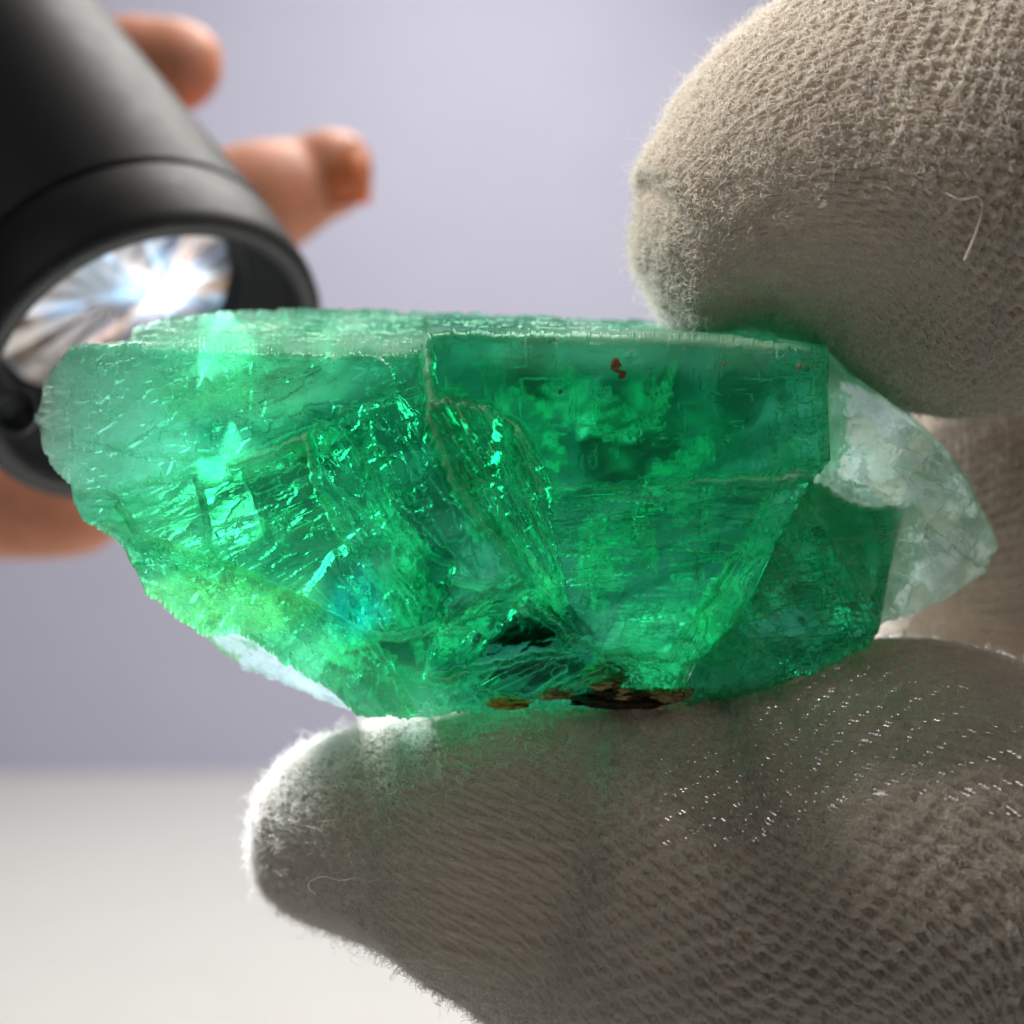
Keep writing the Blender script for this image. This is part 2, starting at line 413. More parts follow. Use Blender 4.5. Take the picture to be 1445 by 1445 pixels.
def front_main(X, Y):
    jx = 5*bnoise(X/13, Y/11, 3)+3*bnoise(X/5, Y/6, 4)+5*vnoise(X/40, Y/40, 6)
    jy = 5*bnoise(X/11, Y/14, 13)+3*bnoise(X/6, Y/5, 14)+5*vnoise(X/40, Y/40, 16)
    XX, YY = X+jx, Y+jy
    H = np.full(X.shape, 0.15); M = {}
    for k, (poly, a, cx, cy_, gx, gy) in REG.items():
        m = inpoly(XX, YY, poly)
        H = np.where(m, a+gx*(X-cx)/100+gy*(Y-cy_)/100, H)
        for q in M: M[q] &= ~m
        M[k] = m
    for ax in (0, 1, 0, 1):
        Hb_ = sum(np.roll(H, q, ax) for q in range(-3, 4))/7
        if ax == 0: Hb_[:6] = H[:6]; Hb_[-6:] = H[-6:]
        else: Hb_[:, :6] = H[:, :6]; Hb_[:, -6:] = H[:, -6:]
        H = Hb_
    r = np.random.default_rng(11)
    un = lambda *ks: np.logical_or.reduce([M[k] for k in ks])
    S = lambda ks, *a, **kw: stamps(XX*0.35+X*0.65, YY*0.35+Y*0.65, H, un(*ks), *a, r=r, **kw)
    # broken faces: flat facets along the cleavage of each region
    Fc = lambda ks, *a, **kw: facets(XX*0.5+X*0.5, YY*0.5+Y*0.5, H, un(*ks), *a, r=r, **kw)
    Fc(['cut'], -24, 52, 13, 0.30)
    Fc(['cut2'], -20, 40, 16, 0.30)
    Fc(['cavity', 'cav_l'], 62, 52, 17, 0.34)
    Fc(['pocket'], 70, 44, 18, 0.36)
    Fc(['band', 'band_r', 'band_w'], 62, 70, 10, 0.30)
    Fc(['plate', 'teal', 'notch'], -28, 60, 20, 0.16)
    Fc(['bevel'], -60, 34, 14, 0.28)
    Fc(['wing'], 34, 44, 17, 0.24)
    Fc(['ridge'], 28, 15, 9, 0.40)
    Fc(['chip', 'base'], 10, 22, 12, 0.36)
    Fc(['trap'], -2, 120, 15, 0.13)
    Fc(['lobe', 'lobe_lo'], 0, 34, 24, 0.12)
    Fc(['strip'], 2, 26, 22, 0.14)
    Fc(['flank'], 30, 24, 14, 0.2)
    # smaller cleavage steps on top of them
    S(['face'], 14, 10, 60, 6, 40, 0, 2, 0.002, 0.03)
    S(['face'], 40, 4, 16, 3, 9, 0, 3, 0.004, 0.10)
    S(['strip'], 22, 8, 34, 5, 16, 0, 3, 0.006, 0.12)
    S(['lobe', 'lobe_lo'], 150, 5, 18, 4, 12, -6, 14, 0.006, 0.14)
    S(['cut', 'cut2'], 40, 12, 50, 3, 7, -25, 4, 0.008, 0.18, ortho=0.08)
    S(['cavity', 'cav_l', 'pocket'], 50, 8, 34, 4, 9, 64, 14, 0.010, 0.18)
    S(['band', 'band_r', 'band_w'], 30, 16, 60, 4, 8, 62, 4, 0.014, 0.16, ortho=0.06)
    S(['trap'], 16, 30, 110, 4, 12, -2, 2, 0.006, 0.08, ortho=0.03)
    S(['trap'], 14, 12, 46, 5, 10, 108, 4, 0.010, 0.16, ortho=0.0)
    S(['bevel'], 30, 6, 24, 4, 9, -60, 16, 0.010, 0.2)
    S(['chip', 'base', 'ridge'], 140, 4, 14, 3, 8, 20, 30, 0.010, 0.24)
    S(['wing'], 40, 8, 30, 4, 12, 32, 14, 0.008, 0.14)
    k5 = np.ones(5)/5
    Hs = H.copy()
    for ax, kk in ((0, 3), (1, 3)):
        Hs = sum(np.roll(Hs, q, ax) for q in range(-(kk//2), kk//2+1))/kk
    Hs[:4] = H[:4]; Hs[-4:] = H[-4:]; Hs[:, :4] = H[:, :4]; Hs[:, -4:] = H[:, -4:]
    H = Hs
    H += striate(X, Y, un('trap'), -1.5, (3, 10), 0.24, 70, 21, 1.5)
    H += striate(X, Y, un('cut', 'cut2'), -24, (4, 13), 0.20, 60, 22, 2)
    H += striate(X, Y, un('band', 'band_r'), 62, (4, 13), 0.20, 80, 23, 2)
    H += striate(X, Y, un('cavity', 'cav_l'), 66, (6, 20), 0.10, 60, 24, 2)
    H += striate(X, Y, un('face', 'strip'), 90, (6, 26), 0.02, 150, 25, 1)
    H += striate(X, Y, un('plate', 'teal'), -27, (3, 10), 0.06, 100, 26, 1)
    rough = un('ridge', 'wing', 'base', 'chip')
    H += np.where(rough, 0.022*fbm(X/18, Y/18, 31, 3), 0.003*fbm(X/40, Y/40, 32, 2))
    H += np.where(un('lobe', 'lobe_lo', 'flank'), 0.022*fbm(X/60, Y/60, 35, 2), 0)
    # roundness of the left end
    H += 0.32*np.clip((150-X)/95, 0, 1)**2
    return H

BACK_SEED = 29
def back_main(X, Y):
    H = 1.55 + 0.10*fbm(X/160, Y/160, 41, 3) - 0.85*np.clip((280-X)/210, 0, 1)**1.2 - 0.35*np.clip((X-1000)/170, 0, 1)
    H -= 0.75*np.clip((Y-780)/230, 0, 1)**1.2
    r = np.random.default_rng(BACK_SEED); m = np.ones(X.shape, bool)
    wx = X+10*fbm(X/50, Y/50, 47, 2); wy = Y+10*fbm(X/50, Y/50, 48, 2)
    pts = []
    while len(pts) < 62:
        c = (r.uniform(40, 1180), r.uniform(440, 1010))
        dmin = 62 if c[0] < 640 else 92
        if all(math.hypot(c[0]-q[0], c[1]-q[1]) > dmin for q in pts): pts.append(c)
        elif r.random() < 0.02: pts.append(c)
    best = np.full(X.shape, 1e9); add = np.zeros(X.shape)
    for (cx, cy_) in pts:
        mg = r.choice([0.15, 0.55, 1.15], p=[0.32, 0.30, 0.38])*r.uniform(0.8, 1.2)*(0.3 if cx < 300 or (cx < 600 and cy_ < 560) else 1.0); ph = r.uniform(0, 2*math.pi)
        sx, sy = mg*math.cos(ph), mg*math.sin(ph)
        d2 = (wx-cx)**2+(wy-cy_)**2
        k = d2 < best
        best = np.where(k, d2, best); add = np.where(k, np.clip((sx*(X-cx)+sy*(Y-cy_))*0.004, -0.38, 0.38), add)
    H += add
    stamps(X, Y, H, m & ((X < 780) | (Y > 690)), 70, 14, 60, 8, 28, 35, 35, 0.012, 0.20, r, ortho=0.4)
    return H

ZONES = [  # growth zones of the fluorite and painted-in shade of dark pockets: centre, radii (px), colour, milkiness
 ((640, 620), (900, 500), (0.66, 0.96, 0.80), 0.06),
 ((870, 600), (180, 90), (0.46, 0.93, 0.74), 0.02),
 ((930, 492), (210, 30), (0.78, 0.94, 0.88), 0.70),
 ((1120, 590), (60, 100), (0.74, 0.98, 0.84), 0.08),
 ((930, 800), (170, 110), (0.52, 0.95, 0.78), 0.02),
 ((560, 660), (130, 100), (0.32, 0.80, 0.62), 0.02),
 ((735, 895), (75, 34), (0.06, 0.34, 0.30), 0.01),  # shade of the notch painted into the colour
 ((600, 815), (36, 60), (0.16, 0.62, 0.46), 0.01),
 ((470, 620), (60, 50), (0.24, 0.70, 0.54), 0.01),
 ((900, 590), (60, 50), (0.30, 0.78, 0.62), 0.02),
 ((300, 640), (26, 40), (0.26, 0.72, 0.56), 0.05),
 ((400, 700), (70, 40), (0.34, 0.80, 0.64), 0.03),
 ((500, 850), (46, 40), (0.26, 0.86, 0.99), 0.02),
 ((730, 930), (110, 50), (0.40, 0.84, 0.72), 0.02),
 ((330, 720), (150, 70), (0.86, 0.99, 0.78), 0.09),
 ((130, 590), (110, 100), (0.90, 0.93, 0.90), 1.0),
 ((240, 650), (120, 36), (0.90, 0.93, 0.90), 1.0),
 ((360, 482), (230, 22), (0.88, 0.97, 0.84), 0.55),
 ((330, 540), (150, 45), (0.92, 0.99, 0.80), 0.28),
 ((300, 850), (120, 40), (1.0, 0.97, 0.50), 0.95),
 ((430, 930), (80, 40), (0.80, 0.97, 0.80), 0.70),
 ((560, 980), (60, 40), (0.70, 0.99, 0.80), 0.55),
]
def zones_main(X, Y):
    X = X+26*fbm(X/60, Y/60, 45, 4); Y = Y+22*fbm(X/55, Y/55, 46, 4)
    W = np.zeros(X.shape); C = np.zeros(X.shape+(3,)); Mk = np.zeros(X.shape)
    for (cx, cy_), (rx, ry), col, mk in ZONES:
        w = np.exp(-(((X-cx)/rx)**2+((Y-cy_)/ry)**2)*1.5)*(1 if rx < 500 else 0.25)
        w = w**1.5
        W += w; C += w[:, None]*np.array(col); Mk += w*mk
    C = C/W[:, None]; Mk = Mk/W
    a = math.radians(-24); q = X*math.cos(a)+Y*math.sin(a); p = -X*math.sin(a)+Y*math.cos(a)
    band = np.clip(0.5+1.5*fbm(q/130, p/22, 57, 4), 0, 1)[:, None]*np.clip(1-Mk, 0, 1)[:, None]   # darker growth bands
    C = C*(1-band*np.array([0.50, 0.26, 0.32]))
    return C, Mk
def top_main(X, H):
    return 5*fbm(X/60, H*6, 51, 4) + 2.5*bnoise(X/25, H*9, 52) + 1.5*bnoise(X/6, H*25, 53)

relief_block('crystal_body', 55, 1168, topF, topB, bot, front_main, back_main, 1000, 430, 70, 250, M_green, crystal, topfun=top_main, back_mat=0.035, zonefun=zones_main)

# --- healed fractures and cleavage veils inside the body; fixed bright sheets added for inner glows
def veil_mat(name, lo, hi):
    m, nt, out = new_mat(name)
    n = noise_tex(nt, 700, 8, 0.75, dist=1.2)
    t = N(nt, 'ShaderNodeBsdfTransparent'); t.inputs[0].default_value = (0.86, 0.98, 0.92, 1)
    g = N(nt, 'ShaderNodeBsdfGlossy'); g.inputs['Roughness'].default_value = 0.12; g.inputs['Color'].default_value = (0.9, 1, 0.95, 1)
    tr = N(nt, 'ShaderNodeBsdfTranslucent'); tr.inputs[0].default_value = (0.72, 0.95, 0.80, 1)
    r = ramp(nt, n.outputs['Fac'], [(0.46, (lo,)*3), (0.55, (hi,)*3)])
    gt = mix_sh(nt, 0.45, g.outputs[0], tr.outputs[0])
    nt.links.new(mix_sh(nt, r.outputs[0], t.outputs[0], gt), out.inputs['Surface'])
    return m
M_veil = veil_mat('cleavage_veil', 0.03, 0.42)
M_veil_bright = veil_mat('glow_veil', 0.15, 0.85)  # for sheets added where glows and glints sit in the crystal
def veils(bright):
    r = np.random.default_rng(77+bright)
    specs = []
    fixed = [  # px, py, depth, half length, half width (px), in-plane angle, tilt about that line
     (722, 660, 0.40, 95, 22, 68, 35), (735, 780, 0.55, 90, 20, 60, -30), (655, 620, 0.30, 80, 18, 75, 40), (1110, 615, 0.35, 55, 9, 88, 20),
     (1040, 800, 0.45, 110, 30, -62, 35), (970, 650, 0.8, 60, 34, -50, 30), (830, 580, 0.9, 70, 45, 30, -25), (930, 560, 0.7, 50, 20, -70, 40),
     (400, 640, 0.35, 90, 20, -22, 35), (240, 730, 0.45, 70, 26, -30, -35), (330, 760, 0.4, 80, 22, -24, 30), (690, 860, 0.5, 85, 24, -28, 30),
     (850, 790, 0.6, 30, 60, 85, 25), (560, 760, 0.6, 70, 26, 55, -35), (520, 640, 0.5, 60, 20, 80, 30), (300, 560, 0.5, 60, 30, -10, 25),
     (842, 800, 0.55, 60, 22, 84, 20), (978, 850, 0.60, 60, 16, 74, -25), (915, 745, 0.6, 50, 16, 88, 25), (1085, 640, 0.5, 50, 16, 85, 30), (750, 610, 0.6, 60, 34, 50, -20), (1115, 640, 0.30, 28, 7, 86, 10)]
    if bright: specs += fixed
    for k in range(0 if bright else 80):
        cx = r.uniform(90, 1110); cy_ = r.uniform(500, 660+ (280 if 420 < cx < 1000 else 90))
        ang = (62 if 450 < cx < 780 else (-24 if cx < 450 else r.choice([0, 90, -55]))) + r.normal(0, 10)
        specs.append((cx, cy_, r.uniform(0.45, 1.1), r.uniform(12, 50), r.uniform(5, 20), ang, r.normal(0, 35)))
    Vs, Fs, off = [], [], 0
    for (cx, cy_, y, L, W, ang, tilt) in specs:
        nu, nv = 26, 12
        u, v = np.meshgrid(np.linspace(-1, 1, nu), np.linspace(-1, 1, nv), indexing='ij')
        sd = int(r.integers(1e6))
        if cy_-L < interp(topF, cx)-4 or any(not (interp(topF, cx+q*L)+6 < cy_+q2 < interp(bot, cx+q*L)-16) for q in (-1, 1) for q2 in (-L*0.5, L*0.5)) or not 85 < cx-L < cx+L < 1150: 
            if not bright: continue
        L2 = L*(1+0.35*bnoise(v*3+9, v*0, sd)); W2 = W*(0.75+0.5*bnoise(u*5+9, u*0, sd+1)-0.35*u*np.sign(r.normal()))
        U = u*L2; Vv = v*W2
        a = math.radians(ang); t = math.radians(tilt)
        X = cx+U*math.cos(a)-Vv*math.cos(t)*math.sin(a); Y = cy_+U*math.sin(a)+Vv*math.cos(t)*math.cos(a)
        H = y+Vv*math.sin(t)*0.004+0.02*fbm(U/14, Vv/14, sd+2, 2)+0.006*bnoise(U/9, Vv/5, sd+3)
        lim = front_lookup(X, Y)
        H = np.maximum(H, lim+0.05)
        Vs.append(P(X.ravel(), Y.ravel(), H.ravel())); Fs.append(grid_faces(nu, nv)+off); off += nu*nv
    o = mesh_np('cleavage_veil', np.concatenate(Vs), Fs, M_veil_bright if bright else M_veil, crystal)
    return tag(o, kind='stuff')
_gx, _gy = np.meshgrid(np.arange(50, 1180, 4.0), np.arange(440, 1020, 4.0), indexing='ij')
_gh = front_main(_gx, _gy)
def front_lookup(X, Y):
    i = np.clip(((X-50)/4).astype(int), 0, _gh.shape[0]-1); j = np.clip(((Y-440)/4).astype(int), 0, _gh.shape[1]-1)
    return _gh[i, j]
veils(0); veils(1)

# --- pale prism behind the right edge
ptop = [(1140, 500), (1166, 492), (1200, 528), (1240, 556), (1290, 592), (1330, 628), (1368, 680), (1385, 720), (1398, 742), (1406, 768)]
pbot = [(1140, 720), (1200, 820), (1240, 882), (1290, 866), (1350, 836), (1388, 812), (1398, 792), (1406, 775)]
def front_prism(X, Y):
    H = 0.42+0.10*(X-1160)/100
    low = inpoly(X+4*bnoise(X/9, Y/9, 61), Y+4*bnoise(X/8, Y/8, 62), [(1270, 762), (1300, 765), (1310, 740), (1380, 800), (1420, 800), (1300, 900), (1200, 900)])
    H = np.where(low, H+0.08+0.35*(Y-800)/100, H-0.03*(Y-650)/100)
    r = np.random.default_rng(13); m = np.ones(X.shape, bool)
    stamps(X, Y, H, m, 6, 24, 90, 10, 40, 38, 16, 0.004, 0.06, r, ortho=0.2)
    stamps(X, Y, H, m & ((X > 1330) | low), 40, 6, 24, 3, 9, 38, 30, 0.002, 0.10, r, ortho=0.3)
    return H+0.012*fbm(X/26, Y/26, 63, 4)+0.18*np.clip((X-1360)/46, 0, 1)**2
def back_prism(X, Y):
    H = 1.35-0.25*np.clip((X-1250)/150, 0, 1)
    r = np.random.default_rng(14); m = np.ones(X.shape, bool)
    stamps(X, Y, H, m, 50, 10, 60, 8, 30, 38, 15, 0.02, 0.25, r)
    return H
relief_block('pale_prism', 1140, 1406, ptop, [(x, y-3) for x, y in ptop], pbot, front_prism, back_prism, 260, 240, 6, 120, M_pale, crystal, seed=71, jag=1.3)

# --- deep green shard at the lower right
stop_ = [(955, 985), (965, 966), (985, 928), (1032, 880), (1062, 836), (1095, 750), (1138, 676), (1165, 686), (1195, 706), (1220, 713), (1262, 716), (1268, 722)]
sbot = [(955, 996), (1000, 992), (1050, 985), (1110, 964), (1160, 946), (1225, 914), (1240, 890), (1250, 840), (1262, 780), (1268, 735)]
def front_shard(X, Y):
    XX = X+4*bnoise(X/9, Y/9, 81); YY = Y+4*bnoise(X/8, Y/8, 82)
    H = 0.34+0.03*(X-1100)/100+0.05*(Y-800)/100
    rim = inpoly(XX, YY, [(1240, 700), (1275, 700), (1275, 900), (1225, 920), (1232, 840), (1250, 760)])
    H = np.where(rim, 0.42+0.35*(X-1240)/100, H)
    lo = inpoly(XX, YY, [(950, 1000), (990, 925), (1040, 880), (1050, 930), (1240, 890), (1230, 930)])
    H = np.where(lo, 0.40+0.30*(Y-930)/100, H)
    r = np.random.default_rng(15); m = np.ones(X.shape, bool)
    stamps(X, Y, H, ~lo, 40, 20, 70, 3, 12, -8, 6, 0.008, 0.08, r, ortho=0.3)
    stamps(X, Y, H, m, 160, 3, 18, 2, 9, -20, 30, 0.008, 0.18, r)
    stamps(X, Y, H, lo, 120, 4, 24, 3, 9, -22, 18, 0.012, 0.25, r)
    H += striate(X, Y, ~lo, -6, (3, 9), 0.06, 60, 83, 1.5)
    return H+np.where(lo, 0.04, 0.006)*fbm(X/14, Y/14, 84, 4)
def back_shard(X, Y):
    H = 1.3-0.5*np.clip((Y-800)/180, 0, 1)
    r = np.random.default_rng(16); m = np.ones(X.shape, bool)
    stamps(X, Y, H, m, 90, 10, 60, 8, 30, 30, 25, 0.02, 0.3, r)
    return H
relief_block('green_shard', 955, 1268, stop_, [(x, y-3) for x, y in stop_], sbot, front_shard, back_shard, 300, 280, 6, 120, M_dark, crystal, seed=91)

# --- colourless splinter behind the lower left wing
wtop = [(292, 893), (310, 888), (350, 890), (400, 925), (470, 975), (495, 997)]
wbot = [(292, 900), (310, 918), (340, 942), (380, 958), (430, 978), (470, 993), (495, 1003)]
def front_ice(X, Y): return 0.85+0.05*fbm(X/20, Y/20, 95, 4)+0.10*(Y-930)/100
def back_ice(X, Y): return 1.5+0*X
relief_block('colourless_splinter', 292, 495, wtop, [(x, y-2) for x, y in wtop], wbot, front_ice, back_ice, 160, 80, 4, 40, M_ice, crystal, seed=101)

# --- rock matrix under the crystal, dark lumps for shaded pockets, and rusty specks on its faces
def lump(name, px, py, y, rx, ry, rz, mat, parent, seed, sub=3, rough=0.35):
    bm = bmesh.new(); bmesh.ops.create_icosphere(bm, subdivisions=sub, radius=1.0)
    V = np.array([v.co[:] for v in bm.verts]); F = np.array([[v.index for v in f.verts] for f in bm.faces]); bm.free()
    k = 1+rough*2*fbm(V[:, 0]*2+5*V[:, 2], V[:, 1]*2-3*V[:, 2], seed, 4)+rough*0.4*bnoise(V[:, 0]*3, V[:, 2]*3, seed)
    V = V*k[:, None]*np.array([rx, ry, rz])+P(px, py, y)
    return mesh_np(name, V, [F], mat, parent)
M_rock = rock_mat('brown_matrix', (0.10, 0.055, 0.02), (0.55, 0.38, 0.17))
M_gap = rock_mat('dark_gap_fill', (0.008, 0.006, 0.004), (0.06, 0.035, 0.015))  # near-black lumps standing in for shade in the gap and notch
M_rust = rock_mat('rusty_specks', (0.10, 0.04, 0.015), (0.34, 0.16, 0.07), 2500)
M_moss = rock_mat('yellow_crust', (0.10, 0.10, 0.01), (0.45, 0.36, 0.06), 1800)
rk = np.random.default_rng(5)
for k in range(26):
    t_ = rk.random(); px = 775+190*t_; py = 984-(34*math.exp(-((px-845)/28)**2)+8)*rk.random()**0.8
    q_ = rk.uniform(0.025, 0.065)*(1.25 if abs(px-835) < 35 else 0.8)
    lump('matrix_rock', px, py, 0.36+0.06*rk.random(), q_*1.5, q_*1.3, q_*0.8, M_rock, crystal, 60+k, 3, 0.3)
lump('dark_gap_fill', 880, 984, 0.46, 0.30, 0.14, 0.06, M_gap, crystal, 5, 4, 0.25)
lump('dark_gap_fill', 748, 908, 0.86, 0.30, 0.12, 0.085, M_gap, crystal, 8, 3, 0.35)  # added inside the body to blacken the notch
lump('yellow_crust', 715, 992, 0.22, 0.12, 0.08, 0.035, M_moss, crystal, 9)
for k, (px, py, rx, rz) in enumerate([(868, 516, .030, .032), (878, 528, .022, .026), (790, 553, .011, .013), (1021, 513, .011, .012), (1128, 517, .012, .018)]):
    lump('rust_speck', px, py, -0.003, rx, 0.008, rz, M_rust, crystal, 20+k, 2, 0.5)

# ------------------------------------------------------------------ torch
T_axis = np.array([0.49, -0.53, -0.69]); T_axis /= np.linalg.norm(T_axis)
T_c = P(221, 524, 3.5)
T_u = np.cross(T_axis, [0, 0, 1.0]); T_u /= np.linalg.norm(T_u); T_v = np.cross(T_axis, T_u)
torch = empty('torch', T_c - T_axis*6)
tag(torch, 'matte black metal torch with bright lens shining down behind the crystal', 'torch')
def lathe(name, prof, mat, parent, n=160, smooth=True, closed=False, rfun=None):
    """prof: (distance along the axis from the front ring, radius)"""
    prof = np.array(prof, float); th = np.linspace(0, 2*np.pi, n, endpoint=False)
    V = []
    for a, r in prof:
        rr = r*np.ones(n) if rfun is None else r*rfun(th, r)
        V.append(T_c+T_axis*a+np.cos(th)[:, None]*rr[:, None]*T_u+np.sin(th)[:, None]*rr[:, None]*T_v)
    V = np.concatenate(V)
    return mesh_np(name, V, [grid_faces(len(prof), n, wrap_c=True, wrap_r=closed)], mat, parent, smooth)
def torch_metal():
    m, nt, out = new_mat('black_anodised_metal')
    b = N(nt, 'ShaderNodeBsdfPrincipled'); b.inputs['Base Color'].default_value = (0.010, 0.010, 0.011, 1)
    b.inputs['Specular IOR Level'].default_value = 0.26
    n = noise_tex(nt, 420, 8, 0.78)
    r = ramp(nt, n.outputs['Fac'], [(0.3, (0.44,)*3), (0.7, (0.58,)*3)]); nt.links.new(r.outputs[0], b.inputs['Roughness'])
    bp = N(nt, 'ShaderNodeBump'); bp.inputs['Strength'].default_value = 0.25; bp.inputs['Distance'].default_value = 0.00005
    n3 = noise_tex(nt, 5000, 3, 0.7)
    nt.links.new(n3.outputs['Fac'], bp.inputs['Height']); nt.links.new(bp.outputs[0], b.inputs['Normal'])
    nt.links.new(b.outputs[0], out.inputs['Surface']); return m
M_metal = torch_metal()
R = 1.50
lathe('torch_body', [(-9, 0.02), (-9, R*0.80), (-8.9, R*0.84), (-4.2, R*0.84), (-3.4, R*0.86), (-0.80, R*0.97), (-0.775, R*0.967), (-0.76, R*0.955), (-0.75, R*0.94), (-0.74, R*0.7)], M_metal, torch)
lathe('bezel', [(-0.735, R*0.7), (-0.735, R*0.94), (-0.725, R*0.962), (-0.70, R*0.97), (-0.30, R*0.975), (-0.14, R*0.972), (-0.05, R*0.96), (-0.01, R*0.93), (0, R*0.90), (-0.02, R*0.86), (-0.06, R*0.835), (-0.12, R*0.825), (-0.30, R*0.80), (-0.32, R*0.77), (-0.90, R*0.70), (-0.91, R*0.685), (-1.1, R*0.68)], M_metal, torch)
# lens: the lit optic, a faceted disc
def optic_mat():
    m, nt, out = new_mat('lit_optic')
    e = N(nt, 'ShaderNodeEmission'); e.inputs['Strength'].default_value = 1.0
    at = N(nt, 'ShaderNodeAttribute'); at.attribute_name = 'glow'
    nt.links.new(at.outputs['Color'], e.inputs['Color'])
    g = N(nt, 'ShaderNodeBsdfGlossy'); g.inputs['Roughness'].default_value = 0.08; g.inputs['Color'].default_value = (0.25, 0.25, 0.25, 1)
    ad = N(nt, 'ShaderNodeAddShader'); nt.links.new(e.outputs[0], ad.inputs[0]); nt.links.new(g.outputs[0], ad.inputs[1])
    nt.links.new(ad.outputs[0], out.inputs['Surface']); return m
M_optic = optic_mat()
def build_optic():
    nr, na = 90, 360
    rr = np.linspace(0.02, R*0.68, nr); th = np.linspace(0, 2*np.pi, na, endpoint=False)
    A, Rr = np.meshgrid(th, rr)
    petal = np.abs(((A/(2*np.pi)*16) % 1)-0.5)
    h = -0.92 - 0.10*(Rr/R) + 0.08*petal*(Rr/R)
    cu_, cv_ = np.cos(A)*Rr, np.sin(A)*Rr
    V = T_c+h[..., None]*T_axis+cu_[..., None]*T_u+cv_[..., None]*T_v
    o = mesh_np('lens', V.reshape(-1, 3), [grid_faces(nr, na, wrap_c=True), np.arange(na)[None, ::-1]], M_optic, torch)
    q = P(225, 392, 4.3)-(T_c-0.92*T_axis); qu, qv = q@T_u, q@T_v
    dx, dy = cu_-qu, cv_-qv; d = np.hypot(dx, dy); an = np.arctan2(dy, dx)
    streak = np.clip(0.5+1.3*fbm(an*5.2+20, d*1.1, 201, 4), 0, 1)          # light drawn out in rays by the moulded optic
    fine = np.clip(0.5+1.2*fbm(an*11+9, d*4, 203, 3), 0, 1)
    glow = 0.10+0.40*streak**2*np.exp(-d/1.2)+0.25*fine*np.exp(-d/0.9)+3.4*np.exp(-(d/0.26)**2)*(0.4+streak)+0.9*streak**6*np.exp(-d/0.7)
    glow = glow*(0.7+0.7*(bnoise(an*5.5+30, d*7, 221)+0.5)*np.clip(0.5+1.5*fbm(cu_*5, cv_*5, 222, 3), 0, 1)+0.15)
    cw = 0.25*fbm(cu_*4, cv_*4, 231, 2)
    glow = glow*(0.5+1.0*(bnoise(cu_*5.2+cw*4, cv_*4.1+cw*5, 232)+0.5))
    hue = fbm(an*3.1+5, d*1.6, 207, 3)
    c = np.stack([0.80+0.9*hue, 0.86+0.15*fbm(an*4, d*3, 209, 2), 1.04-0.8*hue], -1)
    c = c/(c.max(-1, keepdims=True))
    col = np.concatenate([np.clip(c, 0.3, 1)*glow[..., None], np.ones(glow.shape+(1,))], -1)
    g = o.data.attributes.new('glow', 'FLOAT_COLOR', 'POINT')
    g.data.foreach_set('color', col.astype(np.float32).ravel())
    return o
build_optic()
# little ring boss inside the bezel
def boss():
    c = P(24, 582, 2.62)
    n = 24; th = np.linspace(0, 2*np.pi, n, endpoint=False)
    prof = [(0.00, 0.17), (-0.03, 0.165), (-0.035, 0.14), (-0.02, 0.13), (0.06, 0.125)]
    V = np.concatenate([c+np.stack([np.cos(th)*r, np.full(n, a), np.sin(th)*r], -1) for a, r in prof])
    mesh_np('bezel_boss', V, [grid_faces(len(prof), n, wrap_c=True), (np.arange(n)+(len(prof)-1)*n)[None]], M_metal, torch, True)
boss()
sl = bpy.data.lights.new('torch_beam', 'SPOT'); sl.energy = 4.2; sl.spot_size = math.radians(84); sl.spot_blend = 1.0
sl.shadow_soft_size = 0.009; sl.color = (0.93, 0.97, 1.0)
so = bpy.data.objects.new('torch_beam', sl); sc.collection.objects.link(so); so.parent = torch
so.location = Vector((T_c-T_axis*0.35)*CM)-torch.location
so.rotation_euler = Vector((0.56, -0.48, -0.68)).to_track_quat('-Z', 'Y').to_euler()

# ------------------------------------------------------------------ tapered tubes (fingers)
def catmull(pts, n):
    p = np.array(pts, float); m = len(p)
    seg = np.linspace(0, m-1-1e-6, n); i = seg.astype(int); t = (seg-i)[:, None]
    g = lambda k: p[np.clip(k, 0, m-1)]
    p0, p1, p2, p3 = g(i-1), g(i), g(i+1), g(i+2)
    return 0.5*(2*p1+(p2-p0)*t+(2*p0-5*p1+4*p2-p3)*t**2+(3*p1-p0-3*p2+p3)*t**3)

def tube(pts, ns, nt_):
    """pts rows: px, py, y, radius px -> surface arrays (ns, nt, 3), normals, arc length, angle, radius (cm)"""
    pts = np.array(pts, float)
    c = catmull(pts, 400)
    C = P(c[:, 0], c[:, 1], c[:, 2]); Rr = np.clip(c[:, 3], 0, None)*(D+c[:, 2])/D/PX
    # resample so that steps follow the profile length
    ds = np.sqrt((np.diff(C, axis=0)**2).sum(1)+np.diff(Rr)**2); s = np.concatenate([[0], np.cumsum(ds)])
    ss = np.linspace(0, s[-1], ns)
    C = np.stack([np.interp(ss, s, C[:, k]) for k in range(3)], -1); Rr = np.interp(ss, s, Rr)
    T = np.gradient(C, axis=0); T /= np.linalg.norm(T, axis=1)[:, None]+1e-9
    for _ in range(3):
        T[1:-1] = (T[:-2]+T[1:-1]*2+T[2:])/4
    T /= np.linalg.norm(T, axis=1)[:, None]
    U = np.cross(T, [0, 1.0, 0]); U /= np.linalg.norm(U, axis=1)[:, None]; W = np.cross(T, U)
    th = np.linspace(0, 2*np.pi, nt_, endpoint=False)
    n = U[:, None]*np.cos(th)[None, :, None]+W[:, None]*np.sin(th)[None, :, None]
    S = C[:, None]+n*Rr[:, None, None]
    return S, n, ss, th, Rr

def surf_normals(S):
    a = np.gradient(S, axis=0); b = np.roll(S, -1, 1)-np.roll(S, 1, 1)
    n = np.cross(b, a); n /= np.linalg.norm(n, axis=2)[..., None]+1e-12
    return n

